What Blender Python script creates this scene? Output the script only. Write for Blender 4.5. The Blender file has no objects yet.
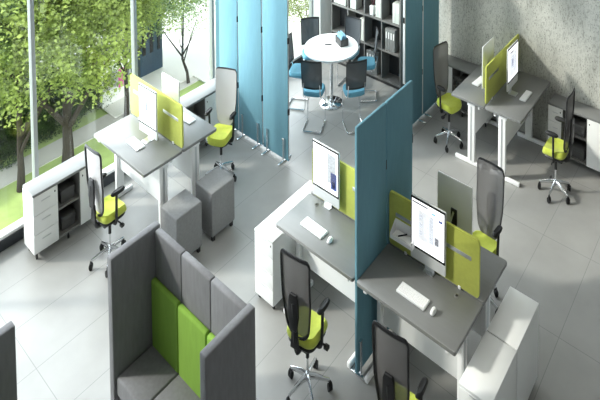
import bpy, bmesh, math, random
from mathutils import Vector, Matrix, noise
R = math.radians
random.seed(7)
SC = bpy.context.scene
COL = SC.collection
# the place is laid out on a plan grid: KX world units per plan unit sideways, KZ upwards
KX, KZ = 0.6, 1.2

# ------------------------------------------------------------------ camera
cam = bpy.data.objects.new('camera', bpy.data.cameras.new('camera'))
COL.objects.link(cam)
cam.location = (0, 0, 5.4)
cam.rotation_euler = (math.pi/2 - 0.04983, 0, 0.65258)
cam.data.sensor_width = 36
cam.data.lens = 563.02/600*36
cam.data.shift_x = (300-363.63)/600
cam.data.shift_y = -(200+217.21)/600
cam.data.clip_end = 400
SC.camera = cam
# ------------------------------------------------------------------ world, sun, exposure
w = bpy.data.worlds.new('sky'); SC.world = w; w.use_nodes = True
bg = w.node_tree.nodes['Background']
bg.inputs[0].default_value = (0.84, 0.93, 1.0, 1); bg.inputs[1].default_value = 2.4
sun = bpy.data.objects.new('sun', bpy.data.lights.new('sun', 'SUN')); COL.objects.link(sun)
sun.rotation_euler = Vector((.76, .65, -.676)).to_track_quat('-Z', 'Y').to_euler()
sun.data.energy = 2.6; sun.data.angle = R(4); sun.data.color = (1, .95, .86)
def area(name, loc, size, energy, col, rot=(0, 0, 0)):
    l = bpy.data.objects.new(name, bpy.data.lights.new(name, 'AREA')); COL.objects.link(l)
    l.location = loc; l.rotation_euler = rot; l.data.shape = 'RECTANGLE'
    l.data.size, l.data.size_y = size; l.data.energy = energy; l.data.color = col
    return l
area('window_daylight', (-6.55, 3.6, 2.9), (5.0, 7.0), 300, (.86, .95, 1.0), (0, R(-90), 0))  # lamp added just inside the glass, stands in for part of the daylight
vs = SC.view_settings
vs.view_transform = 'Standard'; vs.look = 'None'; vs.gamma = 1; vs.use_curve_mapping = False
vs.exposure = 0.5

# ------------------------------------------------------------------ materials
def srgb(r, g, b):
    f = lambda c: (c/255/12.92) if c/255 <= .04045 else ((c/255+.055)/1.055)**2.4
    return (f(r), f(g), f(b), 1)
def mat(name, rgb, rough=.5, metal=0, var=.06, scale=6, bump=0, stretch=(1, 1, 1), alpha=1, emit=0, sheen=0, spec=.5, trans=0):
    m = bpy.data.materials.new(name); m.use_nodes = True
    nt = m.node_tree; b = nt.nodes['Principled BSDF']
    c = srgb(*rgb)
    tc = nt.nodes.new('ShaderNodeTexCoord'); mp = nt.nodes.new('ShaderNodeMapping')
    mp.inputs['Scale'].default_value = stretch
    nz = nt.nodes.new('ShaderNodeTexNoise'); nz.inputs['Scale'].default_value = scale; nz.inputs['Detail'].default_value = 6
    nt.links.new(tc.outputs['Object'], mp.inputs[0]); nt.links.new(mp.outputs[0], nz.inputs['Vector'])
    cr = nt.nodes.new('ShaderNodeValToRGB')
    cr.color_ramp.elements[0].position = .3; cr.color_ramp.elements[1].position = .7
    cr.color_ramp.elements[0].color = tuple(x*(1-var) for x in c[:3])+(1,)
    cr.color_ramp.elements[1].color = tuple(min(1, x*(1+var)) for x in c[:3])+(1,)
    nt.links.new(nz.outputs['Fac'], cr.inputs[0]); nt.links.new(cr.outputs[0], b.inputs['Base Color'])
    b.inputs['Roughness'].default_value = rough; b.inputs['Metallic'].default_value = metal
    b.inputs['Specular IOR Level'].default_value = spec
    if alpha < 1: b.inputs['Alpha'].default_value = alpha
    if sheen: b.inputs['Sheen Weight'].default_value = sheen
    if trans: b.inputs['Transmission Weight'].default_value = trans
    if emit:
        nt.links.new(cr.outputs[0], b.inputs['Emission Color']); b.inputs['Emission Strength'].default_value = emit
    if bump:
        n2 = nt.nodes.new('ShaderNodeTexNoise'); n2.inputs['Scale'].default_value = 220; n2.inputs['Detail'].default_value = 2
        nt.links.new(tc.outputs['Object'], n2.inputs['Vector'])
        bp = nt.nodes.new('ShaderNodeBump'); bp.inputs['Strength'].default_value = bump; bp.inputs['Distance'].default_value = .004
        nt.links.new(n2.outputs['Fac'], bp.inputs['Height']); nt.links.new(bp.outputs[0], b.inputs['Normal'])
    return m
M = {}
M['top'] = mat('grey_laminate', (122, 123, 122), .40, var=.025, scale=4, stretch=(1, 10, 1))
M['top_edge'] = mat('grey_edge', (120, 120, 117), .5)
M['white'] = mat('white_laminate', (232, 233, 232), .4, var=.015)
M['white_metal'] = mat('white_metal', (238, 238, 238), .35, var=.01)
M['niche'] = mat('anthracite', (46, 46, 47), .6)
M['shelfwood'] = mat('dark_laminate', (108, 107, 104), .5, var=.05)
M['black'] = mat('black_plastic', (24, 24, 26), .45)
M['rubber'] = mat('black_rubber', (16, 16, 17), .6)
M['chrome'] = mat('chrome', (225, 227, 230), .12, 1, var=.01)
M['alu'] = mat('aluminium', (205, 208, 210), .3, .85, var=.01)
M['alu_white'] = mat('bright_aluminium', (226, 228, 228), .35, .2, var=.01)
M['lime'] = mat('lime_fabric', (178, 184, 76), .85, var=.05, scale=30, bump=.3, sheen=.2)
M['seat_lime'] = mat('lime_seat_fabric', (188, 198, 72), .85, var=.05, scale=30, bump=.3, sheen=.2)
M['green'] = mat('green_fabric', (124, 162, 60), .85, var=.05, scale=30, bump=.3, stretch=(1, 1, .2))
M['blue'] = mat('blue_fabric', (97, 141, 156), .85, var=.05, scale=30, bump=.3, stretch=(1, 1, .15))
M['seat_blue'] = mat('blue_seat_fabric', (96, 154, 176), .85, var=.05, scale=30, bump=.3)
M['grey'] = mat('grey_fabric', (116, 116, 119), .9, var=.08, scale=40, bump=.4, stretch=(1, 1, .2))
M['grey_light'] = mat('light_grey_fabric', (122, 122, 122), .9, var=.08, scale=40, bump=.4)
M['grey_seam'] = mat('seam', (60, 60, 62), .9)
M['paper'] = mat('paper', (236, 236, 232), .7, var=.02)
M['binder'] = mat('pale_binder', (196, 200, 192), .6, var=.05)
M['binder_grey'] = mat('grey_binder', (120, 122, 120), .6, var=.05)
M['box_dark'] = mat('dark_box', (74, 74, 74), .7)
M['box_blue'] = mat('blue_card', (140, 186, 206), .6)
M['red'] = mat('dark_red', (120, 40, 44), .5)
M['keys'] = mat('keycaps', (244, 244, 244), .5, var=.01)
M['table'] = mat('white_table', (244, 244, 244), .3, var=.01)
M['plaster'] = mat('plaster', (226, 226, 222), .8, var=.02)
M['ceiling'] = mat('ceiling_grey', (150, 150, 148), .9, var=.01)
M['frame'] = mat('window_frame', (176, 180, 182), .45, .3, var=.02)
M['frame_dark'] = mat('window_frame_dark', (56, 60, 64), .5, .2)
M['bark'] = mat('bark', (52, 44, 38), .95, var=.3, scale=12, stretch=(3, 3, .6))
M['page'] = mat('screen_page', (246, 248, 250), .3, var=0, emit=.9)
M['page_grey'] = mat('screen_grey', (150, 154, 158), .3, var=.2, scale=60, emit=.7)
M['page_light'] = mat('screen_light_grey', (208, 211, 214), .3, var=.05, emit=.8)
M['page_dark'] = mat('screen_dark', (60, 64, 74), .3, var=.3, scale=60, emit=.5)
M['page_navy'] = mat('screen_navy', (62, 76, 130), .3, var=.2, scale=40, emit=.6)
M['page_blue'] = mat('screen_blue', (120, 170, 205), .3, var=.05, emit=.7)
M['bezel'] = mat('black_glass', (14, 15, 17), .12)
M['lawn'] = mat('lawn', (168, 188, 112), .95, var=.25, scale=1.2)
M['path'] = mat('pale_path', (196, 192, 184), .9, var=.05, scale=1)
M['plaza'] = mat('plaza_stone', (225, 222, 214), .9, var=.05, scale=.5)
M['facade'] = mat('white_facade', (240, 238, 232), .9, var=.02)
M['facade_blue'] = mat('blue_glass_facade', (44, 66, 84), .3, var=.3, scale=.8)
M['pink'] = mat('pink_cloth', (206, 90, 150), .8)
def leafmat(name, a, b):
    m = mat(name, a, .6, var=.0)
    nt = m.node_tree; cr = [n for n in nt.nodes if n.type == 'VALTORGB'][0]; nz = [n for n in nt.nodes if n.type == 'TEX_NOISE'][0]
    nz.inputs['Scale'].default_value = 2.6
    cr.color_ramp.elements[0].color = srgb(*a); cr.color_ramp.elements[1].color = srgb(*b)
    bs = nt.nodes['Principled BSDF']; tr = nt.nodes.new('ShaderNodeBsdfTranslucent'); mx = nt.nodes.new('ShaderNodeMixShader')
    nt.links.new(cr.outputs[0], tr.inputs[0]); mx.inputs[0].default_value = .55
    nt.links.new(bs.outputs[0], mx.inputs[1]); nt.links.new(tr.outputs[0], mx.inputs[2])
    nt.links.new(mx.outputs[0], nt.nodes['Material Output'].inputs[0])
    return m
M['leaf'] = leafmat('tree_leaves', (58, 84, 34), (208, 222, 128))
M['leaf_dark'] = leafmat('dark_leaves', (24, 42, 20), (96, 128, 62))
M['leaf_pale'] = leafmat('pale_leaves', (96, 130, 80), (196, 214, 150))
def netmat(name, rgb, dens):
    m = bpy.data.materials.new(name); m.use_nodes = True; nt = m.node_tree; b = nt.nodes['Principled BSDF']
    b.inputs['Base Color'].default_value = srgb(*rgb); b.inputs['Roughness'].default_value = .7
    tr = nt.nodes.new('ShaderNodeBsdfTransparent'); mx = nt.nodes.new('ShaderNodeMixShader'); mx.inputs[0].default_value = dens
    nt.links.new(tr.outputs[0], mx.inputs[1]); nt.links.new(b.outputs[0], mx.inputs[2]); nt.links.new(mx.outputs[0], nt.nodes['Material Output'].inputs[0])
    return m
M['net'] = netmat('grey_mesh_fabric', (120, 118, 118), .64)
M['net_pale'] = netmat('pale_mesh_fabric', (196, 194, 194), .80)  # same mesh as the grey one, window light put into its colour
M['net_dark'] = netmat('dark_mesh_fabric', (78, 82, 86), .80)
def glassmat():
    m = bpy.data.materials.new('window_glass'); m.use_nodes = True; nt = m.node_tree
    nt.nodes.remove(nt.nodes['Principled BSDF'])
    tr = nt.nodes.new('ShaderNodeBsdfTransparent'); tr.inputs[0].default_value = (.97, .985, .98, 1)
    gl = nt.nodes.new('ShaderNodeBsdfGlossy'); gl.inputs['Roughness'].default_value = .01
    lw = nt.nodes.new('ShaderNodeLayerWeight'); lw.inputs[0].default_value = .5
    pw = nt.nodes.new('ShaderNodeMath'); pw.operation = 'POWER'; pw.inputs[1].default_value = 5
    nt.links.new(lw.outputs['Facing'], pw.inputs[0])
    fr = nt.nodes.new('ShaderNodeMath'); fr.operation = 'MULTIPLY_ADD'; fr.inputs[1].default_value = .9; fr.inputs[2].default_value = .022
    nt.links.new(pw.outputs[0], fr.inputs[0])
    mx = nt.nodes.new('ShaderNodeMixShader')
    nt.links.new(fr.outputs[0], mx.inputs[0]); nt.links.new(tr.outputs[0], mx.inputs[1]); nt.links.new(gl.outputs[0], mx.inputs[2])
    nt.links.new(mx.outputs[0], nt.nodes['Material Output'].inputs[0])
    return m
M['glass'] = glassmat()
def floormat():
    m = bpy.data.materials.new('floor_tiles'); m.use_nodes = True; nt = m.node_tree; b = nt.nodes['Principled BSDF']
    L = nt.links.new
    tc = nt.nodes.new('ShaderNodeTexCoord'); mp = nt.nodes.new('ShaderNodeMapping')
    mp.inputs['Location'].default_value = (9.42*.6, -3.3*.6, 0)
    L(tc.outputs['Object'], mp.inputs[0])
    br = nt.nodes.new('ShaderNodeTexBrick'); br.offset = 0; br.inputs['Scale'].default_value = 1
    br.inputs['Brick Width'].default_value = .85*.6; br.inputs['Row Height'].default_value = .85*.6*2
    br.inputs['Mortar Size'].default_value = .003; br.inputs['Mortar Smooth'].default_value = .3
    br.inputs['Color1'].default_value = srgb(152, 151, 148); br.inputs['Color2'].default_value = srgb(149, 148, 145); br.inputs['Mortar'].default_value = srgb(122, 123, 121)
    L(mp.outputs[0], br.inputs['Vector'])
    nz = nt.nodes.new('ShaderNodeTexNoise'); nz.inputs['Scale'].default_value = 2.2; nz.inputs['Detail'].default_value = 9
    L(tc.outputs['Object'], nz.inputs['Vector'])
    cr = nt.nodes.new('ShaderNodeValToRGB'); cr.color_ramp.elements[0].color = (.88, .88, .88, 1); cr.color_ramp.elements[1].color = (1.06, 1.06, 1.06, 1)
    cr.color_ramp.elements[0].position = .3; cr.color_ramp.elements[1].position = .7
    L(nz.outputs['Fac'], cr.inputs[0])
    mx = nt.nodes.new('ShaderNodeMixRGB'); mx.blend_type = 'MULTIPLY'; mx.inputs[0].default_value = 1
    L(br.outputs['Color'], mx.inputs[1]); L(cr.outputs[0], mx.inputs[2]); L(mx.outputs[0], b.inputs['Base Color'])
    b.inputs['Roughness'].default_value = .33
    return m
M['floor'] = floormat()
def concretemat():
    m = bpy.data.materials.new('raw_concrete'); m.use_nodes = True; nt = m.node_tree; b = nt.nodes['Principled BSDF']
    L = nt.links.new
    tc = nt.nodes.new('ShaderNodeTexCoord')
    def nz(scale, st, det=8):
        mp = nt.nodes.new('ShaderNodeMapping'); mp.inputs['Scale'].default_value = st; L(tc.outputs['Object'], mp.inputs[0])
        n = nt.nodes.new('ShaderNodeTexNoise'); n.inputs['Scale'].default_value = scale; n.inputs['Detail'].default_value = det; L(mp.outputs[0], n.inputs['Vector']); return n
    def ramp(n, p0, p1, c0, c1):
        c = nt.nodes.new('ShaderNodeValToRGB'); e = c.color_ramp.elements; e[0].position = p0; e[1].position = p1; e[0].color = c0; e[1].color = c1
        L(n.outputs['Fac'], c.inputs[0]); return c
    a = ramp(nz(2.6, (1.2, 1, .35)), .32, .68, srgb(166, 167, 160), srgb(206, 206, 198))
    s = ramp(nz(44, (1.6, 1, .45)), .36, .48, srgb(158, 159, 155), (1, 1, 1, 1))
    s2 = ramp(nz(70, (1.2, 1, .6)), .33, .42, srgb(120, 120, 116), (1, 1, 1, 1))
    m1 = nt.nodes.new('ShaderNodeMixRGB'); m1.blend_type = 'MULTIPLY'; m1.inputs[0].default_value = .45
    m2 = nt.nodes.new('ShaderNodeMixRGB'); m2.blend_type = 'MULTIPLY'; m2.inputs[0].default_value = .8
    L(a.outputs[0], m1.inputs[1]); L(s.outputs[0], m1.inputs[2]); L(m1.outputs[0], m2.inputs[1]); L(s2.outputs[0], m2.inputs[2])
    L(m2.outputs[0], b.inputs['Base Color']); b.inputs['Roughness'].default_value = .85
    return m
M['concrete'] = concretemat()

# ------------------------------------------------------------------ mesh helpers (plan units)
class MB:
    def __init__(s): s.bm = bmesh.new(); s.mi = 0; s.mats = []
    def m(s, name):
        if name not in s.mats: s.mats.append(name)
        s.mi = s.mats.index(name); return s
    def _done(s, faces, smooth=True):
        for f in faces: f.material_index = s.mi; f.smooth = smooth
    def box(s, x0, y0, z0, x1, y1, z1, bev=0, seg=2, M4=None):
        t = bmesh.new(); bmesh.ops.create_cube(t, size=1)
        for v in t.verts:
            v.co = Vector(((x0+x1)/2+v.co.x*(x1-x0), (y0+y1)/2+v.co.y*(y1-y0), (z0+z1)/2+v.co.z*(z1-z0)))
        if bev: bmesh.ops.bevel(t, geom=list(t.edges), offset=bev, segments=seg, profile=.5, affect='EDGES', clamp_overlap=True)
        if M4 is not None: t.transform(M4)
        s._merge(t); return s
    def _merge(s, t):
        vm = {v: s.bm.verts.new(v.co) for v in t.verts}; fs = []
        for f in t.faces:
            try: fs.append(s.bm.faces.new([vm[v] for v in f.verts]))
            except ValueError: pass
        s._done(fs); t.free()
    def tube(s, pts, r, seg=10, closed=False, ry=None):
        pts = [Vector(p) for p in pts]; n = len(pts); rings = []
        rr = r if isinstance(r, (list, tuple)) else [r]*n
        up = None
        for i, p in enumerate(pts):
            a = pts[(i-1) % n] if (i > 0 or closed) else p; b = pts[(i+1) % n] if (i < n-1 or closed) else p
            d = (b-a).normalized()
            if up is None: up = Vector((0, 0, 1)) if abs(d.z) < .9 else Vector((0, 1, 0))
            sd = d.cross(up).normalized(); up = sd.cross(d).normalized()
            rings.append([s.bm.verts.new(p+sd*math.cos(2*math.pi*k/seg)*rr[i]+up*math.sin(2*math.pi*k/seg)*(ry or rr[i])) for k in range(seg)])
        fs = []
        for i in range(n if closed else n-1):
            A, B = rings[i], rings[(i+1) % n]
            for k in range(seg): fs.append(s.bm.faces.new((A[k], A[(k+1) % seg], B[(k+1) % seg], B[k])))
        if not closed: fs.append(s.bm.faces.new(rings[0][::-1])); fs.append(s.bm.faces.new(rings[-1]))
        s._done(fs); return s
    def cyl(s, x, y, z0, z1, r, seg=24, r2=None, bev=0):
        prof = [(r, z0), (r if r2 is None else r2, z1)]
        if bev: prof = [(r-bev, z0), (r, z0+bev), (r if r2 is None else r2, z1-bev), ((r if r2 is None else r2)-bev, z1)]
        return s.lathe(x, y, prof, seg)
    def lathe(s, x, y, prof, seg=24):
        rings = [[s.bm.verts.new((x+r*math.cos(2*math.pi*k/seg), y+r*math.sin(2*math.pi*k/seg), z)) for k in range(seg)] for r, z in prof]; fs = []
        for A, B in zip(rings, rings[1:]):
            for k in range(seg): fs.append(s.bm.faces.new((A[k], A[(k+1) % seg], B[(k+1) % seg], B[k])))
        fs.append(s.bm.faces.new(rings[0][::-1])); fs.append(s.bm.faces.new(rings[-1])); s._done(fs); return s
    def prism(s, poly, axis, a, b, bev=0):
        # poly: 2-D outline; axis 'y': (x,z) extruded y a..b ; 'x': (y,z) ; 'z': (x,y)
        def co(p, t): return {'y': (p[0], t, p[1]), 'x': (t, p[0], p[1]), 'z': (p[0], p[1], t)}[axis]
        t = bmesh.new()
        A = [t.verts.new(co(p, a)) for p in poly]; B = [t.verts.new(co(p, b)) for p in poly]; n = len(poly)
        t.faces.new(A); t.faces.new(B[::-1])
        for k in range(n): t.faces.new((A[k], B[k], B[(k+1) % n], A[(k+1) % n]))
        if bev:
            es = [e for f in t.faces if len(f.verts) == n for e in f.edges] if n != 4 else list(t.edges)
            bmesh.ops.bevel(t, geom=list(set(es)), offset=bev, segments=2, profile=.5, affect='EDGES', clamp_overlap=True)
        s._merge(t); return s
    def slab(s, hw, hd, z0, z1, n=4, rnd=.03, seg=40, cx=0, cy=0, dip=0, M4=None):
        # cushion: superellipse outline with rounded rim
        lv = [(1-rnd/hw, z0), (1-rnd*.3/hw, z0+(z1-z0)*.15), (1, z0+(z1-z0)*.45), (1-rnd*.3/hw, z0+(z1-z0)*.8), (1-rnd/hw, z1), (.6, z1-dip*.6), (.25, z1-dip)]
        t = bmesh.new(); rings = []
        for k_, z in lv:
            ring = []
            for k in range(seg):
                a = 2*math.pi*k/seg; c, sn = math.cos(a), math.sin(a)
                ring.append(t.verts.new((cx+hw*k_*math.copysign(abs(c)**(2/n), c), cy+hd*k_*math.copysign(abs(sn)**(2/n), sn), z)))
            rings.append(ring)
        for A, B in zip(rings, rings[1:]):
            for k in range(seg): t.faces.new((A[k], A[(k+1) % seg], B[(k+1) % seg], B[k]))
        t.faces.new(rings[0][::-1]); t.faces.new(rings[-1])
        if M4 is not None: t.transform(M4)
        s._merge(t); return s
    def grid(s, fn, nu, nv, thick=None):
        g = [[s.bm.verts.new(fn(i/nu, j/nv)) for j in range(nv+1)] for i in range(nu+1)]; fs = []
        for i in range(nu):
            for j in range(nv): fs.append(s.bm.faces.new((g[i][j], g[i+1][j], g[i+1][j+1], g[i][j+1])))
        s._done(fs)
        if thick:
            h = [[s.bm.verts.new(v.co+Vector(thick)) for v in row] for row in g]; fs = []
            for i in range(nu):
                for j in range(nv): fs.append(s.bm.faces.new((h[i][j+1], h[i+1][j+1], h[i+1][j], h[i][j])))
            def side(a, b, c, d): fs.append(s.bm.faces.new((a, b, c, d)))
            for i in range(nu): side(g[i][0], h[i][0], h[i+1][0], g[i+1][0]); side(g[i][nv], g[i+1][nv], h[i+1][nv], h[i][nv])
            for j in range(nv): side(g[0][j], g[0][j+1], h[0][j+1], h[0][j]); side(g[nu][j], h[nu][j], h[nu][j+1], g[nu][j+1])
            s._done(fs)
        return s
    def build(s, name, parent=None, loc=(0, 0, 0), rz=0, sharp=40, kx=None, kz=None):
        bmesh.ops.recalc_face_normals(s.bm, faces=list(s.bm.faces))
        s.bm.transform(Matrix.Diagonal((kx or KX, kx or KX, kz or KZ, 1)))
        me = bpy.data.meshes.new(name); s.bm.to_mesh(me); s.bm.free()
        for m_ in s.mats: me.materials.append(M[m_])
        me.set_sharp_from_angle(angle=R(sharp))
        o = bpy.data.objects.new(name, me); COL.objects.link(o)
        if parent: o.parent = parent
        else: o.location = (loc[0]*KX, loc[1]*KX, loc[2]*KZ); o.rotation_euler.z = rz
        return o
def mb(name): return MB().m(name)
def tag(o, label=None, cat=None, group=None, kind=None):
    if label: o['label'] = label
    if cat: o['category'] = cat
    if group: o['group'] = group
    if kind: o['kind'] = kind
    return o
def thing(name, label, cat, loc=(0, 0, 0), rz=0, group=None, kind=None):
    o = bpy.data.objects.new(name, None); COL.objects.link(o); o.empty_display_size = .1
    o.location = (loc[0]*KX, loc[1]*KX, loc[2]*KZ); o.rotation_euler.z = rz
    return tag(o, label, cat, group, kind)
def copy_thing(src, loc, rz=0, label=None):
    def rec(o, par):
        c = o.copy(); COL.objects.link(c); c.parent = par
        for ch in o.children: rec(ch, c)
        return c
    r = rec(src, None); r.location = (loc[0]*KX, loc[1]*KX, loc[2]*KZ); r.rotation_euler.z = rz
    if label: r['label'] = label
    return r
def arc(pts, r, n=5):
    # round the corners of an open polyline
    pts = [Vector(p) for p in pts]; out = [pts[0]]
    for a, b, c in zip(pts, pts[1:], pts[2:]):
        d1 = (a-b); d2 = (c-b); rr = min(r, d1.length*.48, d2.length*.48); p, q = b+d1.normalized()*rr, b+d2.normalized()*rr
        for k in range(n+1):
            t = k/n; out.append(p*(1-t)**2+b*2*t*(1-t)+q*t*t)
    out.append(pts[-1]); return out
def rrect(x0, z0, x1, z1, r, n=5, corners=(1, 1, 1, 1)):
    out = []
    for (cx, cz, a0, on, px, pz) in ((x1-r, z0+r, -90, corners[0], x1, z0), (x1-r, z1-r, 0, corners[1], x1, z1), (x0+r, z1-r, 90, corners[2], x0, z1), (x0+r, z0+r, 180, corners[3], x0, z0)):
        if not on: out.append((px, pz)); continue
        for k in range(n+1): a = R(a0+90*k/n); out.append((cx+r*math.cos(a), cz+r*math.sin(a)))
    return out

# ------------------------------------------------------------------ the room
WX = -11.2; WY = 12.67; WH = 4.9
def struct(name, b, **k): return tag(b.build(name, **k), kind='structure')
struct('floor', mb('floor').box(WX-.1, -1.5, -.1, 2.6, WY+.1, 0))
b = mb('concrete').box(-7.9, WY, 0, 2.6, WY+.2, WH); b.m('plaster').box(WX-.1, WY, 0, -7.9, WY+.2, WH)
struct('wall_back', b)
struct('ceiling', mb('ceiling').box(WX-.1, -1.5, WH, 2.6, WY+.2, WH+.15))
struct('wall_right', mb('ceiling').box(2.6, -1.5, 0, 2.8, WY+.2, WH))
struct('wall_front', mb('ceiling').box(WX-.1, -1.7, 0, 2.8, -1.5, WH))
struct('trim_1', mb('plaster').box(WX-.1, 12.1, 0, WX+.35, WY, WH, .01))
# window wall: one window per bay between mullions
ys = [-1.5, .3, 2.36, 4.41, 6.46, 8.5, 10.5, 12.1]
for i, (y0, y1) in enumerate(zip(ys, ys[1:])):
    t = thing('window_%d' % (i+1), None, None, (WX, (y0+y1)/2, 0), kind='structure')
    h = (y1-y0)/2
    f = mb('frame').box(-.08, h-.035, .13, .05, h+.035, WH, .005)
    f.box(-.07, -h+.0, .13, .02, -h+.02, WH); f.box(-.07, -h, WH-.1, .03, h, WH)
    f.build('window_frame', t)
    mb('glass').box(-.035, -h+.02, .13, -.02, h-.035, WH-.1).build('glass_pane', t)
struct('trim_2', mb('frame_dark').box(WX-.1, -1.5, 0, WX+.06, 12.1, .10, .004))
struct('trim_3', mb('white_metal').box(WX-.14, -1.5, .10, WX+.04, 12.1, .13, .004))

# ------------------------------------------------------------------ desks
def desk(L, D, loc, rz, label, x_port=.25):
    t = thing('desk', label, 'desk', loc, rz, 'sit and stand desks')
    h = L/2
    mb('top').prism(rrect(-h, -D/2, h, D/2, .025, 3), 'z', .722, .75, .003).build('tabletop', t)
    for s in (-1, 1):
        x = s*(h-.13)
        b = mb('white_metal').box(x-.035, -.03, .03, x+.035, .13, .70, .008)
        b.box(x-.03, -D/2+.06, 0.0, x+.03, D/2-.08, .045, .012)
        b.box(x-.03, -D/2+.03, .685, x+.03, D/2-.04, .722, .008)
        lg = b.build('leg', t)
        mb('alu').box(x-.037, .02, .36, x+.037, .08, .365).box(x+s*.0345-.002, .03, .05, x+s*.0345+.002, .07, .66).build('cable_channel', lg)
    mb('white').box(-h+.14, .04, .30, h-.14, .06, .70, .003).build('modesty_panel', t)
    mb('white_metal').box(-h+.1, -.05, .66, h-.1, -.01, .70).box(-h+.1, .2, .66, h-.1, .24, .70).build('beam', t)
    b = mb('top_edge').lathe(x_port, D/2-.12, [(.035, .75), (.035, .753), (.028, .754)]); b.m('black').box(x_port-.015, D/2-.135, .754, x_port+.015, D/2-.105, .757)
    b.build('cable_port', t)
    return t
desk(1.58, .80, (-5.59, 6.42, 0), 0, 'grey desk left of the front blue screen, monitor facing the camera', -.72+.2)
desk(1.58, .80, (-5.59, 7.24, 0), R(180), 'grey desk behind the lime divider on the left of the front blue screen')
desk(1.58, .80, (-3.945, 6.42, 0), 0, 'grey desk right of the front blue screen, nearest the camera', .45)
desk(1.58, .80, (-3.945, 7.24, 0), R(180), 'grey desk behind the lime divider with the paper tray')
desk(1.80, .80, (-9.9, 5.72, 0), 0, 'grey desk by the window on the near side of its lime divider')
desk(1.80, .78, (-9.9, 6.53, 0), R(180), 'grey desk by the window on the far side of its lime divider')
desk(1.78, .80, (-5.43, 11.71, 0), R(-90), 'grey desk against the concrete wall, left half of the pair')
desk(1.78, .80, (-4.62, 11.71, 0), R(90), 'grey desk against the concrete wall, right half of the pair')

def divider(L, loc, rz, label, rails=True):
    t = thing('desk_divider', label, 'divider', loc, rz, 'lime desk dividers'); h = L/2
    mb('lime').prism(rrect(-h, .765, h, 1.18, .035, 5), 'y', -.016, .016, .006).build('panel', t)
    for s in (-1, 1):
        for a, c in ((-h+.12, -h+.62), (h-.62, h-.12)):
            mb('alu').box(a, s*.016-.003, 1.005, c, s*.016+.003, 1.035, .002).build('accessory_rail', t)
    for x in (-h+.3, h-.3): mb('white_metal').box(x-.02, -.022, .7505, x+.02, .022, .775, .003).build('clamp', t)
    return t
divider(1.5, (-5.56, 6.83, 0), 0, 'lime divider left of the front blue screen')
divider(1.5, (-3.965, 6.83, 0), 0, 'lime divider right of the front blue screen, holding the paper tray')
divider(1.80, (-9.9, 6.13, 0), 0, 'pale lit lime divider on the desks by the window')
divider(1.80, (-5.025, 11.765, 0), R(90), 'lime divider running up to the concrete wall')

# ------------------------------------------------------------------ monitors, keyboards, mice
def monitor(loc, rz, label, page, dz=.06, arm=False, fy=.0):
    t = thing('desktop_monitor', label, 'monitor', loc, rz, 'desktop monitors'); hw = .29; z0 = dz; z1 = dz+.475
    mb('alu_white').prism(rrect(-hw, z0, hw, z1, .015, 3), 'y', 0, .022, .003).build('casing', t)
    sc = mb('bezel').box(-hw+.004, -.0025, z0+.085, hw-.004, .001, z1-.004).build('screen', t)
    X0, X1, Z0, Z1 = -hw+.022, hw-.022, z0+.103, z1-.02; W_, H_ = X1-X0, Z1-Z0
    p = mb('page').box(X0, -.0045, Z0, X1, -.002, Z1)
    for (c, a, b_, d, e) in page: p.m(c).box(X0+a*W_, -.0058, Z0+b_*H_, X0+d*W_, -.004, Z0+e*H_)
    tag(p.build('page', sc), 'white page with grey pictures on the screen')
    if arm:
        b = mb('black').box(-.05, .0225, .17, .05, .045, .35, .006).box(-.022, .03, 0, .022, .06, .24, .004).box(-.09, .0, 0, .09, .10, .012, .003).build('mount_bracket', t)
        mb('alu').tube([(.0, .05, .33), (.03, .085, .26), (0, .06, .17)], .013, 8).build('cable_loop', b); return t
    mb('alu').prism([(.022, z0+.22), (.028, z0+.22), (.052, z0+.05), (.054, .006), (fy, .006), (fy, 0), (.066, 0), (.068, .01), (.062, z0+.06), (.034, z0+.26), (.022, z0+.26)], 'x', -.08, .08).build('stand', t)
    return t
pageA = [('page_dark', .02, .93, .5, .955), ('page_blue', .62, .86, .74, .90), ('page_navy', .84, .78, .95, .83), ('page_light', .22, .2, .82, .82), ('page_grey', .38, .3, .52, .72), ('page_grey', .56, .24, .68, .8), ('page_grey', .24, .62, .34, .74), ('page_grey', .24, .46, .34, .56), ('page_grey', .24, .3, .34, .4), ('page_dark', .72, .26, .84, .42), ('page_light', .1, .08, .7, .1)]
pageB = [('page_light', .08, .1, .5, .9), ('page_grey', .58, .22, .92, .92), ('page_navy', .72, .1, .96, .5), ('page_dark', .78, .14, .9, .3), ('page_light', .12, .72, .4, .84), ('page_grey', .1, .94, .5, .96)]
pageC = [('page_light', .15, .1, .85, .92), ('page_grey', .3, .3, .62, .74), ('page_navy', .38, .4, .52, .62), ('page_grey', .68, .2, .8, .8), ('page_dark', .2, .84, .5, .88)]
monitor((-3.985, 6.735, .75), 0, 'monitor on the desk right of the front blue screen, page with grey pictures', pageA)
monitor((-5.94, 6.735, .75), 0, 'monitor on the desk left of the front blue screen', pageB)
monitor((-3.85, 7.30, .75), R(180), 'monitor seen from its silver back beyond the paper tray divider', pageC, .1, True)
monitor((-9.78, 5.88, .75), R(2), 'white lit monitor on the near desk by the window', pageC, .05, fy=-.10)
monitor((-9.74, 6.38, .75), R(180), 'monitor behind the pale divider on the far desk by the window', pageC, .05)
monitor((-4.74, 11.64, .75), R(90), 'monitor right of the lime divider by the concrete wall', pageC, .08, fy=-.10)
monitor((-5.24, 11.42, .75), R(-90), 'monitor left of the lime divider by the concrete wall', pageC, .08)
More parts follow.
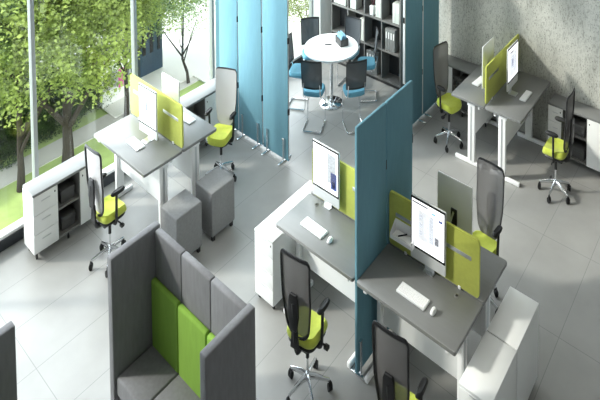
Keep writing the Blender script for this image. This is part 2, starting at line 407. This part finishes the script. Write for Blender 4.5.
def keyboard(loc, rz, label, L=.50, D=.17):
    t = thing('keyboard', label, 'keyboard', loc, rz, 'white keyboards')
    mb('alu_white').prism(rrect(-L/2, -D/2, L/2, D/2, .012, 3), 'z', .002, .014, .002).build('tray', t)
    k = MB().m('keys')
    for r_ in range(5):
        for c in range(15):
            x = -L/2+.012+(L-.024)*c/15; y = -D/2+.012+(D-.024)*r_/5
            k.box(x+.002, y+.002, .013, x+(L-.024)/15-.002, y+(D-.024)/5-.002, .018)
    k.build('keys', t); return t
def mouse(loc, rz, label):
    t = thing('computer_mouse', label, 'mouse', loc, rz, 'white mice')
    mb('white').slab(.035, .058, .0, .03, 2.4, .018, 24, dip=-.006).build('shell', t)
    mb('alu').box(-.002, .0, .031, .002, .045, .0345).build('seam', t)
keyboard((-5.82, 6.32, .75), R(-2), 'white keyboard on the desk left of the front blue screen', .46)
mouse((-5.46, 6.29, .75), 0, 'white mouse on the desk left of the front blue screen')
keyboard((-3.97, 6.32, .75), R(-1), 'white keyboard on the desk right of the front blue screen', .46)
mouse((-3.63, 6.29, .75), 0, 'white mouse on the desk right of the front blue screen')
keyboard((-9.86, 5.66, .75), R(-3), 'white keyboard in front of the lit monitor by the window', .44)
keyboard((-4.46, 11.70, .75), R(90), 'white keyboard right of the lime divider by the concrete wall', .42, .14)
keyboard((-5.52, 11.6, .75), R(-95), 'white keyboard left of the lime divider by the concrete wall', .40)
keyboard((-9.72, 6.72, .75), R(180), 'white keyboard on the far desk by the window', .40)
# paper tray hung on the divider
t = thing('paper_tray', 'white wall tray with papers hooked on the lime divider beside the blue screen', 'tray', (-4.40, 6.815, .89))
b = mb('white_metal').box(-.19, -.15, 0, .19, -.001, .008, .002)
for xx in (-.195, .187): b.prism([(-.15, 0), (0, 0), (0, .10), (-.02, .10), (-.15, .04)], 'x', xx, xx+.008)
b.box(-.195, -.006, 0, .195, 0, .10).box(-.195, -.156, 0, .195, -.148, .03)
b.build('tray_shell', t)
tag(mb('paper').box(-.15, -.135, .0, .14, -.02, .018, M4=Matrix.Rotation(R(4), 4, 'Z')).box(-.13, -.13, .018, .15, -.03, .022, M4=Matrix.Rotation(R(-5), 4, 'Z')).build('paper_stack', loc=(-4.40, 6.815, .898)), 'white papers lying in the tray on the divider', 'papers')
tag(mb('black').box(-.07, -.006, 0, .07, .006, .01, .003, M4=Matrix.Rotation(R(50), 4, 'Z')).build('pen', loc=(-4.42, 6.74, .9205)), 'black pen on the papers in the divider tray', 'pen')

# ------------------------------------------------------------------ task chairs (face +y)
def task_chair(loc, rz, label, net='net'):
    t = thing('task_chair', label, 'office chair', loc, rz, 'lime office chairs')
    b = mb('chrome')
    for k in range(5):
        a = R(90+72*k+14); c, s = math.cos(a), math.sin(a)
        b.tube([(0, 0, .12), (c*.1, s*.1, .118), (c*.31, s*.31, .082)], [.030, .024, .014], 8)
    b.cyl(0, 0, .09, .15, .036, 16, bev=.006)
    st = b.build('star_base', t)
    for k in range(5):
        a = R(90+72*k+14); c, s = math.cos(a)*.315, math.sin(a)*.315; d = a+R(40*((k*37) % 5))
        ux, uy = math.cos(d), math.sin(d)
        w_ = mb('rubber')
        for q in (-.018, .018):
            px, py = c-uy*q, s+ux*q
            w_.tube([(px-uy*.011, py+ux*.011, .032), (px+uy*.011, py-ux*.011, .032)], .032, 14)
        w_.box(c-.012, s-.012, .03, c+.012, s+.012, .078, .003)
        w_.build('caster', st)
    b = mb('chrome').cyl(0, 0, .12, .36, .016, 14); b.m('black').cyl(0, 0, .26, .39, .026, 14); b.build('gas_column', t)
    b = mb('black').box(-.11, -.16, .375, .11, .12, .42, .015).tube([(.08, .04, .40), (.26, .06, .39), (.29, .06, .385)], .01, 8).tube([(-.08, 0, .40), (-.26, 0, .39)], .01, 8)
    b.box(.25, .03, .37, .32, .09, .395, .006)
    b.build('tilt_mechanism', t)
    mb('black').slab(.225, .215, .415, .45, 4.2, .04).build('seat_shell', t)
    q = MB().m('seat_lime'); q.slab(.245, .235, .44, .515, 4.4, .03, 44, dip=.012)
    for v in q.bm.verts:
        if v.co.y > .1: v.co.z -= (v.co.y-.1)**2*1.6
        if v.co.y < -.15: v.co.z += (-.15-v.co.y)*.12
        v.co.z += abs(v.co.x)**2*.18
    q.build('seat', t)
    # backrest
    def prof(u):   # half width at height fraction u
        hw = .15+.075*min(1, u/.45)**.7+.015*u
        r = .07
        if u > 1-r: hw -= .05*(1-math.sqrt(max(0, 1-((u-1+r)/r)**2)))
        if u < .16: hw *= math.sqrt(max(.0004, 1-((.16-u)/.16)**2))
        return hw
    def pt(u, s):
        x = s*prof(u)
        return Vector((x, -.215-.030*math.sin(u*math.pi*.9)-.075*u**1.3+.4*x*x, .50+.61*u))
    us = [(1-math.cos(math.pi*k/26))/2 for k in range(27)]
    right = [pt(u, 1) for u in us]
    tp = [pt(1, math.cos(math.pi*k/6)) for k in range(1, 6)]
    mb('black').tube(right+tp+[pt(u, -1) for u in us[::-1]], .014, 8, closed=True, ry=.015).build('back_frame', t)
    mb(net).grid(lambda u, v: pt(us[min(26, int(round(v*26)))], (u*2-1)*1.03)+Vector((0, .017, 0)), 10, 26, (0, -.003, 0)).build('mesh_back', t)
    sp = arc([(0, -.08, .40), (0, -.25, .405), (0, -.285, .52), (0, -.315, .80)], .06, 4)
    b = mb('black').tube(sp, .028, 8)
    b.prism([(-.05, .60), (.05, .60), (.085, .70), (.075, .83), (.05, .86), (-.05, .86), (-.075, .83), (-.085, .70)], 'y', -.33, -.295, .008)
    b.prism([(-.07, .46), (.07, .46), (.04, .62), (-.04, .62)], 'y', -.305, -.27, .008)
    b.build('back_support', t)
    for s in (-1, 1):
        b = mb('black').tube(arc([(s*.10, -.03, .41), (s*.265, -.03, .42), (s*.285, -.03, .70)], .05, 4), .022, 8)
        ar = b.build('armrest', t)
        mb('rubber').slab(.045, .13, .69, .725, 3, .015, 28, cx=s*.28, cy=.0, dip=.002).build('arm_pad', ar)
    return t
c1 = task_chair((-9.40, 4.88, 0), R(3), 'lime office chair beside the white cabinet under the window', 'net_pale')
copy_thing(c1, (-9.42, 7.34, 0), R(204), 'lime office chair in front of the light blue screens, pale mesh back')
c3 = task_chair((-5.20, 5.50, 0), R(7), 'lime office chair seen from behind, between the white pedestals and the front blue screen')
def chair(loc, rz, label): return copy_thing(c3, loc, R(rz), label)
chair((-3.60, 5.47, 0), 5, 'lime office chair cut by the bottom edge, at the desk nearest the camera')
chair((-3.81, 8.15, 0), 176, 'lime office chair behind the silver monitor back, facing the camera')
chair((-6.10, 11.24, 0), -102, 'lime office chair between the dark blue screens and the left wall desk')
chair((-3.63, 11.23, 0), 90, 'lime office chair in front of the open cabinet at the concrete wall')

# ------------------------------------------------------------------ storage
def feet(t, pts, name='caster'):
    for (x, y) in pts:
        mb('rubber').tube([(x-.012, y, .022), (x+.012, y, .022)], .022, 12).box(x-.01, y-.01, .02, x+.01, y+.01, .06).build(name, t)
def pedestal(loc, rz, label, W_=.43, D=.66, H_=.60, n=4, group='white drawer pedestals'):
    t = thing('drawer_pedestal', label, 'drawer unit', loc, rz, group)
    mb('white').box(-W_/2, -D/2+.02, .05, W_/2, D/2, H_-.022, .002).build('body', t)
    mb('white').box(-W_/2-.001, -D/2-.001, H_-.02, W_/2+.001, D/2+.001, H_, .003).build('top_panel', t)
    hh = (H_-.075)/n
    for k in range(n):
        z = .052+k*hh
        d = mb('white').box(-W_/2+.001, -D/2, z+.002, W_/2-.001, -D/2+.018, z+hh-.003, .002).build('drawer', t)
        mb('alu').box(-.07, -D/2-.004, z+hh-.012, .07, -D/2+.001, z+hh-.006).build('grip', d)
    mb('black').tube([(W_/2-.05, -D/2-.004, H_-.05), (W_/2-.05, -D/2+.002, H_-.05)], .009, 10).build('lock', t)
    feet(t, [(sx*(W_/2-.05), sy*(D/2-.06)) for sx in (-1, 1) for sy in (-1, 1)])
    return t
pedestal((-6.62, 6.31, 0), 0, 'white drawer pedestal left of the front desks, nearest the camera')
pedestal((-6.62, 6.99, 0), 0, 'white drawer pedestal left of the front desks, second from the camera')
pedestal((-2.87, 6.38, 0), 0, 'white cabinet at the lower right corner, nearer half of the pair', .43, .79)
pedestal((-2.87, 7.19, 0), 0, 'white cabinet at the lower right corner, further half of the pair', .43, .79)

def sideboard(loc, rz, label, segs, D=.42, H_=.62, handles=True):
    # segs: list of (kind, width); faces -y, starts at x=0
    t = thing('low_cabinet', label, 'cabinet', loc, rz, 'low cabinets with open niches')
    L = sum(s[1] for s in segs)
    tp = mb('top').prism(rrect(-.003, -.003, L+.003, D+.003, .02, 3), 'z', H_-.025, H_, .003).build('top_panel', t)
    b = MB().m('white').box(0, .02, .07, .018, D, H_-.026).box(L-.018, .02, .07, L, D, H_-.026)
    b.m('shelfwood').box(.018, D-.015, .07, L-.018, D, H_-.026).box(.018, .02, .07, L-.018, D-.015, .088)
    x = 0
    for k, w_ in segs:
        if x > 0: b.box(x-.009, .015, .088, x+.009, D-.015, H_-.026)
        x += w_
    b.build('carcass', t)
    x = 0
    for k, w_ in segs:
        if k == 'drawers':
            hh = (H_-.026-.07)/3
            for j in range(3):
                z = .07+j*hh; d = mb('white').box(x+.001, 0, z+.002, x+w_-.002, .018, z+hh-.002, .002).build('drawer', t)
                mb('alu').box(x+w_*.32, -.012, z+hh*.62, x+w_*.68, -.001, z+hh*.66, .002).build('handle', d)
            mb('black').tube([(x+w_-.05, -.004, H_-.07), (x+w_-.05, .002, H_-.07)], .01, 10).build('lock', t)
        elif k == 'door':
            d = mb('white').box(x+.002, 0, .07, x+w_-.001, .018, H_-.028, .002).build('door', t)
            mb('black').tube([(x+.05, -.004, H_-.08), (x+.05, .002, H_-.08)], .01, 10).build('lock', d)
            mb('alu_white').box(x+w_*.32, -.008, H_-.15, x+w_*.68, -.001, H_-.142, .002).build('handle', d)
        else:
            mb('shelfwood').box(x+.009, .03, .33, x+w_-.009, D-.015, .348).build('shelf', t)
        x += w_
    feet(t, [(.06, .06), (.06, D-.06), (L/2, .06), (L-.06, .06), (L-.06, D-.06)], 'foot')
    return t
sideboard((-10.42, 4.04, 0), R(90), 'white low cabinet with grey top under the window, nearest bay', [('drawers', .42), ('open', .40), ('door', .40)])
sideboard((-10.42, 7.20, 0), R(90), 'low cabinet with grey top behind the far desk by the window', [('open', .50), ('door', .62)])
sideboard((-4.14, 12.22, 0), 0, 'low cabinet with grey top on the right of the concrete wall', [('drawers', .32), ('open', .52), ('door', .75), ('door', .75)])
sideboard((-6.98, 12.22, 0), 0, 'low cabinet with grey top between the dark blue screens and the wall desks', [('door', .42), ('open', .50), ('door', .45)])
def stbox(loc, rz, label, w_=.24, d=.26, h=.12):
    t = thing('storage_box', label, 'box', loc, rz, 'dark boxes in the open niches')
    mb('box_dark').box(-w_/2, -d/2, 0, w_/2, d/2, h-.03, .004).build('box_body', t)
    mb('box_dark').box(-w_/2-.006, -d/2-.006, h-.045, w_/2+.006, d/2+.006, h, .005).build('lid', t)
for z, n in ((.088, 'lower'), (.348, 'upper')):
    stbox((-10.65, 4.68, z), R(90), 'dark box on the %s shelf of the cabinet under the window' % n)
    stbox((-3.52, 12.42, z), 0, 'dark box on the %s shelf of the cabinet right of the wall desks' % n, .3)
    stbox((-6.30, 12.42, z), 0, 'dark box on the %s shelf of the cabinet left of the wall desks' % n)

# fabric ottomans
def ottoman(loc, rz, label):
    t = thing('ottoman', label, 'pouf', loc, rz, 'grey fabric poufs')
    mb('grey_light').box(-.25, -.265, .05, .25, .265, .47, .018, 3).build('cushion', t)
    for sx in (-1, 1):
        for sy in (-1, 1): mb('black').box(sx*.20-.025, sy*.21-.025, 0, sx*.20+.025, sy*.21+.025, .05).build('foot', t)
ottoman((-8.52, 5.74, 0), 0, 'grey fabric pouf nearer the sofa')
ottoman((-8.50, 6.47, 0), 0, 'grey fabric pouf nearer the blue screens')

# ------------------------------------------------------------------ sofa (faces -y)
def sofa(loc, rz, label):
    t = thing('high_back_sofa', label, 'sofa', loc, rz, 'high backed grey sofas')
    for s in (-1, 1):
        mb('grey').box(min(s*1.04, s*.93), -.36, .06, max(s*1.04, s*.93), .36, 1.21, .014, 3).build('side_panel', t)
    for k in range(3):
        x0 = -.925+k*.6167
        mb('grey').box(x0+.003, .26, .06, x0+.6137, .35, 1.195, .016, 3).build('back_panel', t)
        tag(mb('green').box(x0+.008, .185, .37, x0+.6087, .262, .87, .022, 3).build('back_cushion', t), 'bright green cushion')
        mb('grey').box(x0+.004, -.33, .26, x0+.6127, .26, .395, .022, 3).build('seat_cushion', t)
    mb('grey').box(-.925, -.30, .10, .925, .26, .26, .01).build('base', t)
    for sx in (-.85, .85):
        for sy in (-.26, .26): mb('chrome').box(sx-.03, sy-.03, 0, sx+.03, sy+.03, .10).build('foot', t)
    return t
s0 = sofa((-5.95, 3.94, 0), 0, 'grey high backed sofa with bright green back cushions')
copy_thing(s0, (-6.02, 2.11, 0), R(180), 'grey high sofa edge at the lower left corner')

# ------------------------------------------------------------------ fabric screens
def screen_foot(t, x, y, L=.24):
    b = mb('chrome').box(x-.022, y-L/2, 0, x+.022, y+L/2, .014, .004)
    b.build('foot', t)
    mb('chrome').tube([(x, y-.045, .014), (x, y-.045, .27)], .009, 8).tube([(x+.03, y-.045, .014), (x+.03, y-.045, .27)], .006, 8).box(x-.02, y-.06, .27, x+.04, y-.02, .275).build('bracket', t)
def fabric_screen(loc, rz, label, w_, h=1.87, grp='blue fabric screens', fl=.24, ins=.14, seam=False):
    t = thing('partition_screen', label, 'partition', loc, rz, grp)
    mb('blue').box(-w_/2+.004, -.022, .03, w_/2-.004, .022, h, .008).build('panel', t)
    for x in (-w_/2+ins, w_/2-ins): screen_foot(t, x, -.0, fl)
    j = .027 if seam else .012
    mb('alu_white' if seam else 'alu').box(w_/2-(.02 if seam else .004), -j, .05, w_/2+.003, j, h-.01).build('joint_strip', t)
    for z in (.55, 1.35): mb('black').box(w_/2-.012, -.026, z, w_/2+.004, .026, z+.07).build('hinge', t)
    return t
for k, n in enumerate(('light blue screen next to the window mullion', 'light blue screen in the middle of the three by the window', 'light blue screen nearest the round table of the three by the window')):
    fabric_screen((-10.655+k*.838, 8.515, 0), 0, n, .805, 2.25, fl=.40)
fabric_screen((-4.765, 6.415, 0), R(90), 'nearer blue screen between the two front desks', .73, ins=.05)
fabric_screen((-4.765, 7.155, 0), R(90), 'further blue screen between the two front desks', .73)
fabric_screen((-7.09, 12.05, 0), R(-90), 'dark blue screen touching the concrete wall', .80, 2.4, fl=.42, seam=True)
fabric_screen((-7.09, 11.24, 0), R(-90), 'dark blue screen nearer the camera beside the bookcase', .80, 2.4, fl=.42, seam=True)

# ------------------------------------------------------------------ bookcase
CX = [-10.50, -9.91, -9.32, -8.73, -8.14]; CZ = [.06, .47, .88, 1.29, 1.70, 2.11]
t = thing('bookcase', 'tall grey open bookcase behind the round table', 'bookcase', (0, 0, 0))
b = mb('shelfwood')
b.box(CX[0]-.02, 12.22, .04, CX[0], 12.60, 2.14); b.box(CX[4], 12.22, .04, CX[4]+.05, 12.60, 2.14); b.box(CX[0]-.02, 12.22, 2.11, CX[4]+.05, 12.60, 2.14)
b.build('carcass', t)
mb('niche').box(CX[0], 12.585, .06, CX[4], 12.60, 2.11).build('back_board', t)
for z in CZ[:-1]: mb('shelfwood').box(CX[0], 12.225, z-.013, CX[4], 12.585, z+.013).build('shelf', t)
for x in CX[1:4]: mb('shelfwood').box(x-.014, 12.223, .073, x+.014, 12.585, 2.11).build('upright', t)
mb('black').box(CX[0], 12.26, 0, CX[4], 12.56, .04).build('plinth', t)
t.location = (0, 0, 0)
def binder(x, z, w_, h, c, label, d=.28):
    t = thing('ring_binder', label, 'binder', (x, 12.26, z+.0132), 0, 'binders in the bookcase')
    mb(c).box(0, 0, 0, w_, d, h, .003).build('cover', t)
    mb('paper').box(w_*.3, -.002, h*.55, w_*.7, .001, h*.85).build('spine_label', t)
names = {0: 'first', 1: 'second', 2: 'third', 3: 'fourth'}
rown = {.06: 'bottom', .47: 'second', .88: 'third', 1.29: 'fourth'}
def fill(c, z, x0, n, w_, h, colr, word):
    for k in range(n):
        binder(CX[c]+x0+k*(w_+.004), z, w_, h, colr, '%s binder in bookcase column %s, %s shelf, number %s from left' % (word, names[c], rown[z], ('one', 'two', 'three', 'four', 'five', 'six')[k]))
fill(0, .88, .03, 4, .11, .32, 'binder', 'pale')
fill(1, .88, .06, 2, .10, .33, 'binder', 'pale')
fill(2, .88, .36, 2, .09, .36, 'binder', 'tall pale')
fill(3, .88, .34, 2, .11, .27, 'binder', 'pale')
fill(3, .47, .10, 4, .075, .30, 'binder_grey', 'grey')
fill(2, .06, .04, 4, .09, .31, 'binder_grey', 'grey')
fill(1, .47, .38, 2, .08, .30, 'binder', 'pale')
t = thing('pencil_cup', 'white pencil cup in the third bookcase column', 'cup', (CX[2]+.22, 12.32, .8932))
mb('white').box(-.06, -.06, 0, .06, .06, .13, .006).build('cup', t)
for k, (dx, dy, c) in enumerate(((-.03, .01, 'red'), (0, -.01, 'black'), (.03, .02, 'red'), (.01, .03, 'bezel'))):
    tag(mb(c).tube([(dx*.5, dy*.5, 0), (dx*1.6, dy*1.6, .11)], .008, 6).build('marker_pen', loc=(CX[2]+.22, 12.32, 1.0232)), ('red', 'black', 'dark red', 'black')[k]+' marker in the bookcase pencil cup', 'marker', 'markers in the pencil cup')

# ------------------------------------------------------------------ meeting table and chairs
TX, TY = -9.24, 10.72
t = thing('round_table', 'round white meeting table on a chrome column', 'table', (TX, TY, 0))
mb('table').lathe(0, 0, [(.69, .722), (.70, .728), (.70, .744), (.695, .75)], 64).build('tabletop', t)
mb('chrome').cyl(0, 0, .02, .70, .045, 24).build('column', t)
mb('chrome').lathe(0, 0, [(.30, 0), (.30, .010), (.26, .018), (.06, .028), (.05, .05)], 48).build('base_plate', t)
mb('black').cyl(0, 0, .70, .722, .2, 24).build('mounting_plate', t)
t = thing('card_box', 'grey box with light blue cards on the round table', 'box', (TX+.12, TY+.28, .75), R(-25))
b = mb('box_dark').box(-.17, -.11, 0, .17, .11, .012).box(-.17, -.11, 0, -.16, .11, .09).box(.16, -.11, 0, .17, .11, .09).box(-.17, -.11, 0, .17, -.10, .09).box(-.17, .10, 0, .17, .11, .09)
b.build('box_body', t)
for k in range(5):
    tag(mb('box_blue').box(-.145, -.075+k*.034, .013, .145, -.070+k*.034, .13+(k % 2)*.015, M4=None).build('card', loc=(TX+.12, TY+.28, .75), rz=R(-25)), 'light blue card standing in the box on the round table', 'card', 'blue cards in the grey box')
tag(mb('black').box(-.09, -.012, 0, .09, .012, .012, .003).build('pen', loc=(TX-.12, TY+.02, .75), rz=R(35)), 'dark pen lying on the round white table', 'pen')

def meeting_chair(loc, rz, label):   # faces +y
    t = thing('cantilever_chair', label, 'chair', loc, rz, 'blue cantilever chairs round the table')
    p = [(-.20, -.24, .50), (-.21, -.20, .43), (-.22, .22, .42), (-.22, .24, .40), (-.22, .22, .012), (-.22, -.24, .012), (.22, -.24, .012), (.22, .22, .012), (.22, .24, .40), (.22, .22, .42), (.21, -.20, .43), (.20, -.24, .50)]
    p = arc([(-.20, -.27, .60), (-.21, -.22, .43), (-.22, .24, .42), (-.22, .21, .012), (-.22, -.26, .012), (.22, -.26, .012), (.22, .21, .012), (.22, .24, .42), (.21, -.22, .43), (.20, -.27, .60)], .05, 4)
    mb('chrome').tube(p, .013, 8).build('tube_frame', t)
    mb('seat_blue').slab(.25, .235, .43, .49, 4, .025, 36, dip=.008).build('seat', t)
    f = lambda u, v: Vector(((u*2-1)*(.235+.01*v), -.25-.06*v+.04*((u*2-1)**2), .545+.335*v))
    mb('net_dark').grid(f, 8, 8, (0, -.004, 0)).build('mesh_back', t)
    lp = [f(0, k/8) for k in range(9)]+[f(k/8, 1) for k in range(1, 9)]+[f(1, 1-k/8) for k in range(1, 9)]+[f(1-k/8, 0) for k in range(1, 8)]
    mb('black').tube(lp, .013, 6, closed=True).build('back_frame', t)
    return t
m0 = None
for (mx_, my_), a, n in (((-8.98, 9.78), -62, 'blue chair with its back to the camera, left of the table column'), ((-8.22, 10.36), -36, 'blue chair with its back to the camera, right of the table column'), ((-8.67, 11.47), 40, 'blue chair between the round table and the bookcase, seen edge-on'), ((-9.38, 11.60), 100, 'blue chair behind the round table in front of the bookcase'), ((-10.15, 10.95), 140, 'blue chair behind the round table near the window'), ((-9.84, 10.15), 208, 'blue chair partly hidden by the light blue screen')):
    loc = (mx_, my_, 0); rz = R(a+90)
    if m0 is None: m0 = meeting_chair(loc, rz, n)
    else: copy_thing(m0, loc, rz, n)

# ------------------------------------------------------------------ outside, four plan units below the floor
GZ = -4.0
struct('lawn', mb('lawn').box(-60, -6, GZ-.1, -11.6, 45, GZ))
struct('path', mb('path').box(-25.3, -6, GZ, -24.2, 45, GZ+.02))
struct('plaza', mb('plaza').box(-60, 13.2, GZ+.02, -24.7, 45, GZ+.05))
struct('forecourt', mb('plaza').box(-24.7, 17.5, GZ+.02, -11.6, 45, GZ+.05))
struct('wall_outside', mb('plaster').box(-11.45, -6, GZ, -11.31, 14, -.1))
def crown_mesh(name, m_, n, rad, seed, leaf=.16, flat=.8, lobes=9):
    rnd = random.Random(seed); bm = bmesh.new(); L_ = []
    for _ in range(lobes):
        a = rnd.uniform(0, 6.283); r_ = rnd.uniform(.2, .62)
        L_.append((Vector((math.cos(a)*r_, math.sin(a)*r_, rnd.uniform(-.55, .6)*flat)), rnd.uniform(.30, .50)))
    for i in range(n):
        c, rr = L_[i % lobes]
        d = Vector((rnd.gauss(0, 1), rnd.gauss(0, 1), rnd.gauss(0, 1))).normalized()*rr*(rnd.uniform(.55, 1.05))
        p = (c+d)*rad; s = leaf*rnd.uniform(.6, 1.3)
        q = Matrix.Rotation(rnd.uniform(0, 6.28), 3, 'Z') @ Matrix.Rotation(rnd.gauss(0, .8), 3, 'X') @ Matrix.Rotation(rnd.gauss(0, .5), 3, 'Y')
        pts = [Vector((-.5, 0, 0)), Vector((0, -.32, .06)), Vector((.5, 0, -.05)), Vector((0, .32, .06))]
        bm.faces.new([bm.verts.new(p+q @ (v*s)) for v in pts])
    me = bpy.data.meshes.new(name); bm.to_mesh(me); bm.free(); me.materials.append(M[m_]); return me
crowns = {'leaf': [crown_mesh('foliage', 'leaf', 42000, 1.9, s, .065, .8, 22) for s in (1, 2)], 'leaf_dark': [crown_mesh('foliage', 'leaf_dark', 30000, 1.9, 5, .08, .8, 18)], 'leaf_pale': [crown_mesh('foliage', 'leaf_pale', 16000, 1.7, 9, .06, 1.0, 20)]}
def tree(x, y, h, r, kind, label, k=0, tr=.16, lean=0):
    t = thing('tree', label, 'tree', (x, y, GZ), 0, 'trees outside the window')
    rnd = random.Random(int(x*100+y*10))
    z0 = h-r*1.1
    b = mb('bark').tube([(0, 0, 0), (lean*.3, .03, z0*.5), (lean, 0, z0), (lean+.1, .1, h)], [tr*1.3, tr, tr*.85, tr*.3], 10)
    for j in range(5):
        a = rnd.uniform(0, 6.28); b.tube([(lean*.8, 0, z0*.85+j*.12), (lean+math.cos(a)*r*.4, math.sin(a)*r*.4, z0+r*.3), (lean+math.cos(a)*r*.8, math.sin(a)*r*.8, z0+r*.6)], [tr*.5, tr*.3, tr*.1], 6)
    b.build('trunk', t)
    o = bpy.data.objects.new('foliage', crowns[kind][k % len(crowns[kind])]); COL.objects.link(o); o.parent = t
    o.location = (lean*KX, 0, h*KZ); s = r/1.9; o.scale = (s, s, s*1.25); o.rotation_euler.z = k*1.3
    return t
tree(-23.3, 10.4, 4.1, 2.9, 'leaf', 'big leafy tree with a dark trunk behind the window cabinet', 0, .2)
tree(-23.5, 8.7, 3.5, 2.4, 'leaf', 'bright green tree at the left edge of the view', 1, .12)
tree(-30.0, 11.4, 3.0, 2.8, 'leaf_dark', 'dark green tree beyond the path on the left', 0, .16)
tree(-29.6, 9.0, 2.8, 3.2, 'leaf_dark', 'dark green tree furthest left beyond the path', 2, .16)
tree(-24.4, 13.6, 3.2, 1.9, 'leaf', 'yellow-green tree around the window mullion', 3, .1)
tree(-24.4, 17.0, 2.5, 1.75, 'leaf_pale', 'thin pale tree with a leaning trunk on the white plaza', 0, .07, -.5)
tree(-21.4, 22.9, 2.2, 1.5, 'leaf', 'green tree behind the gap between screen and bookcase', 5, .12)
tree(-26.3, 20.9, 2.8, 1.9, 'leaf', 'green tree beside the window edge left of the light blue screens', 2, .10)
# buildings
def building(x0, y0, x1, y1, h, m_, label, nx, ny, wm='facade_blue'):
    t = thing('building', label, 'building', ((x0+x1)/2, (y0+y1)/2, GZ)); hx, hy = (x1-x0)/2, (y1-y0)/2
    mb(m_).box(-hx, -hy, .05, hx, hy, h).build('walls', t)
    for i in range(nx):
        for j in range(ny):
            a = -hy+(2*hy)*(i+.3)/nx; c = -hy+(2*hy)*(i+.7)/nx; z = .6+(h-.8)*j/ny
            mb(wm).box(hx, a, z, hx+.03, c, z+(h-.8)/ny*.6).build('window', t)
    mb(m_).box(-hx-.1, -hy-.1, h, hx+.1, hy+.1, h+.15).build('roof', t)
building(-29.6, 15.7, -26.7, 17.0, 7, 'facade_blue', 'dark blue glass building right of the mullion', 3, 4, 'bezel')
t = thing('market_stall', 'white market stall with a pink cloth beyond the path', 'stall', (-26.4, 13.9, GZ+.05))
mb('facade').box(-.7, -.8, .8, .7, .8, .86).prism([(-.8, .86), (.8, .86), (0, 1.25)], 'x', -.75, .75).build('awning', t)
for sx in (-.6, .6):
    for sy in (-.7, .7): mb('white_metal').tube([(sx, sy, 0), (sx, sy, .8)], .03, 8).build('post', t)
mb('facade').box(-.6, -.7, 0, .6, .7, .35, .02).build('counter', t)
tag(mb('pink').box(.60, .1, .3, .63, .35, .8).build('banner', t), 'pink cloth')
# low hedge behind the path
for k in range(7):
    t = thing('shrub', 'dark shrub in the row beyond the path, %s from the left' % ('first', 'second', 'third', 'fourth', 'fifth', 'sixth', 'seventh')[k], 'shrub', (-26.3-.1*k, 6.6+k*1.0, GZ), 0, 'shrubs beyond the path')
    mb('bark').tube([(0, 0, 0), (0, 0, .5)], .05, 6).build('stem', t)
    o = bpy.data.objects.new('foliage', crowns['leaf_dark'][0]); COL.objects.link(o); o.parent = t; o.location = (0, 0, .55); o.scale = (.5, .5, .5); o.rotation_euler.z = k
# unseen panel lamps added to the ceiling as interior fill
for i, x in enumerate((-9.2, -6.2, -3.2, -.2)):
    for j, y in enumerate((2.5, 6.0, 9.5)):
        t = thing('ceiling_lamp', 'flat white panel lamp in the ceiling, out of view above', 'lamp', (x, y, WH), 0, 'ceiling panel lamps')
        mb('white_metal').box(-.62, -.32, -.05, .62, .32, 0).build('housing', t)
        area('ceiling_lamp_light', (x*KX, y*KX, (WH-.06)*KZ), (.7, .35), 5, (1, .94, .87))
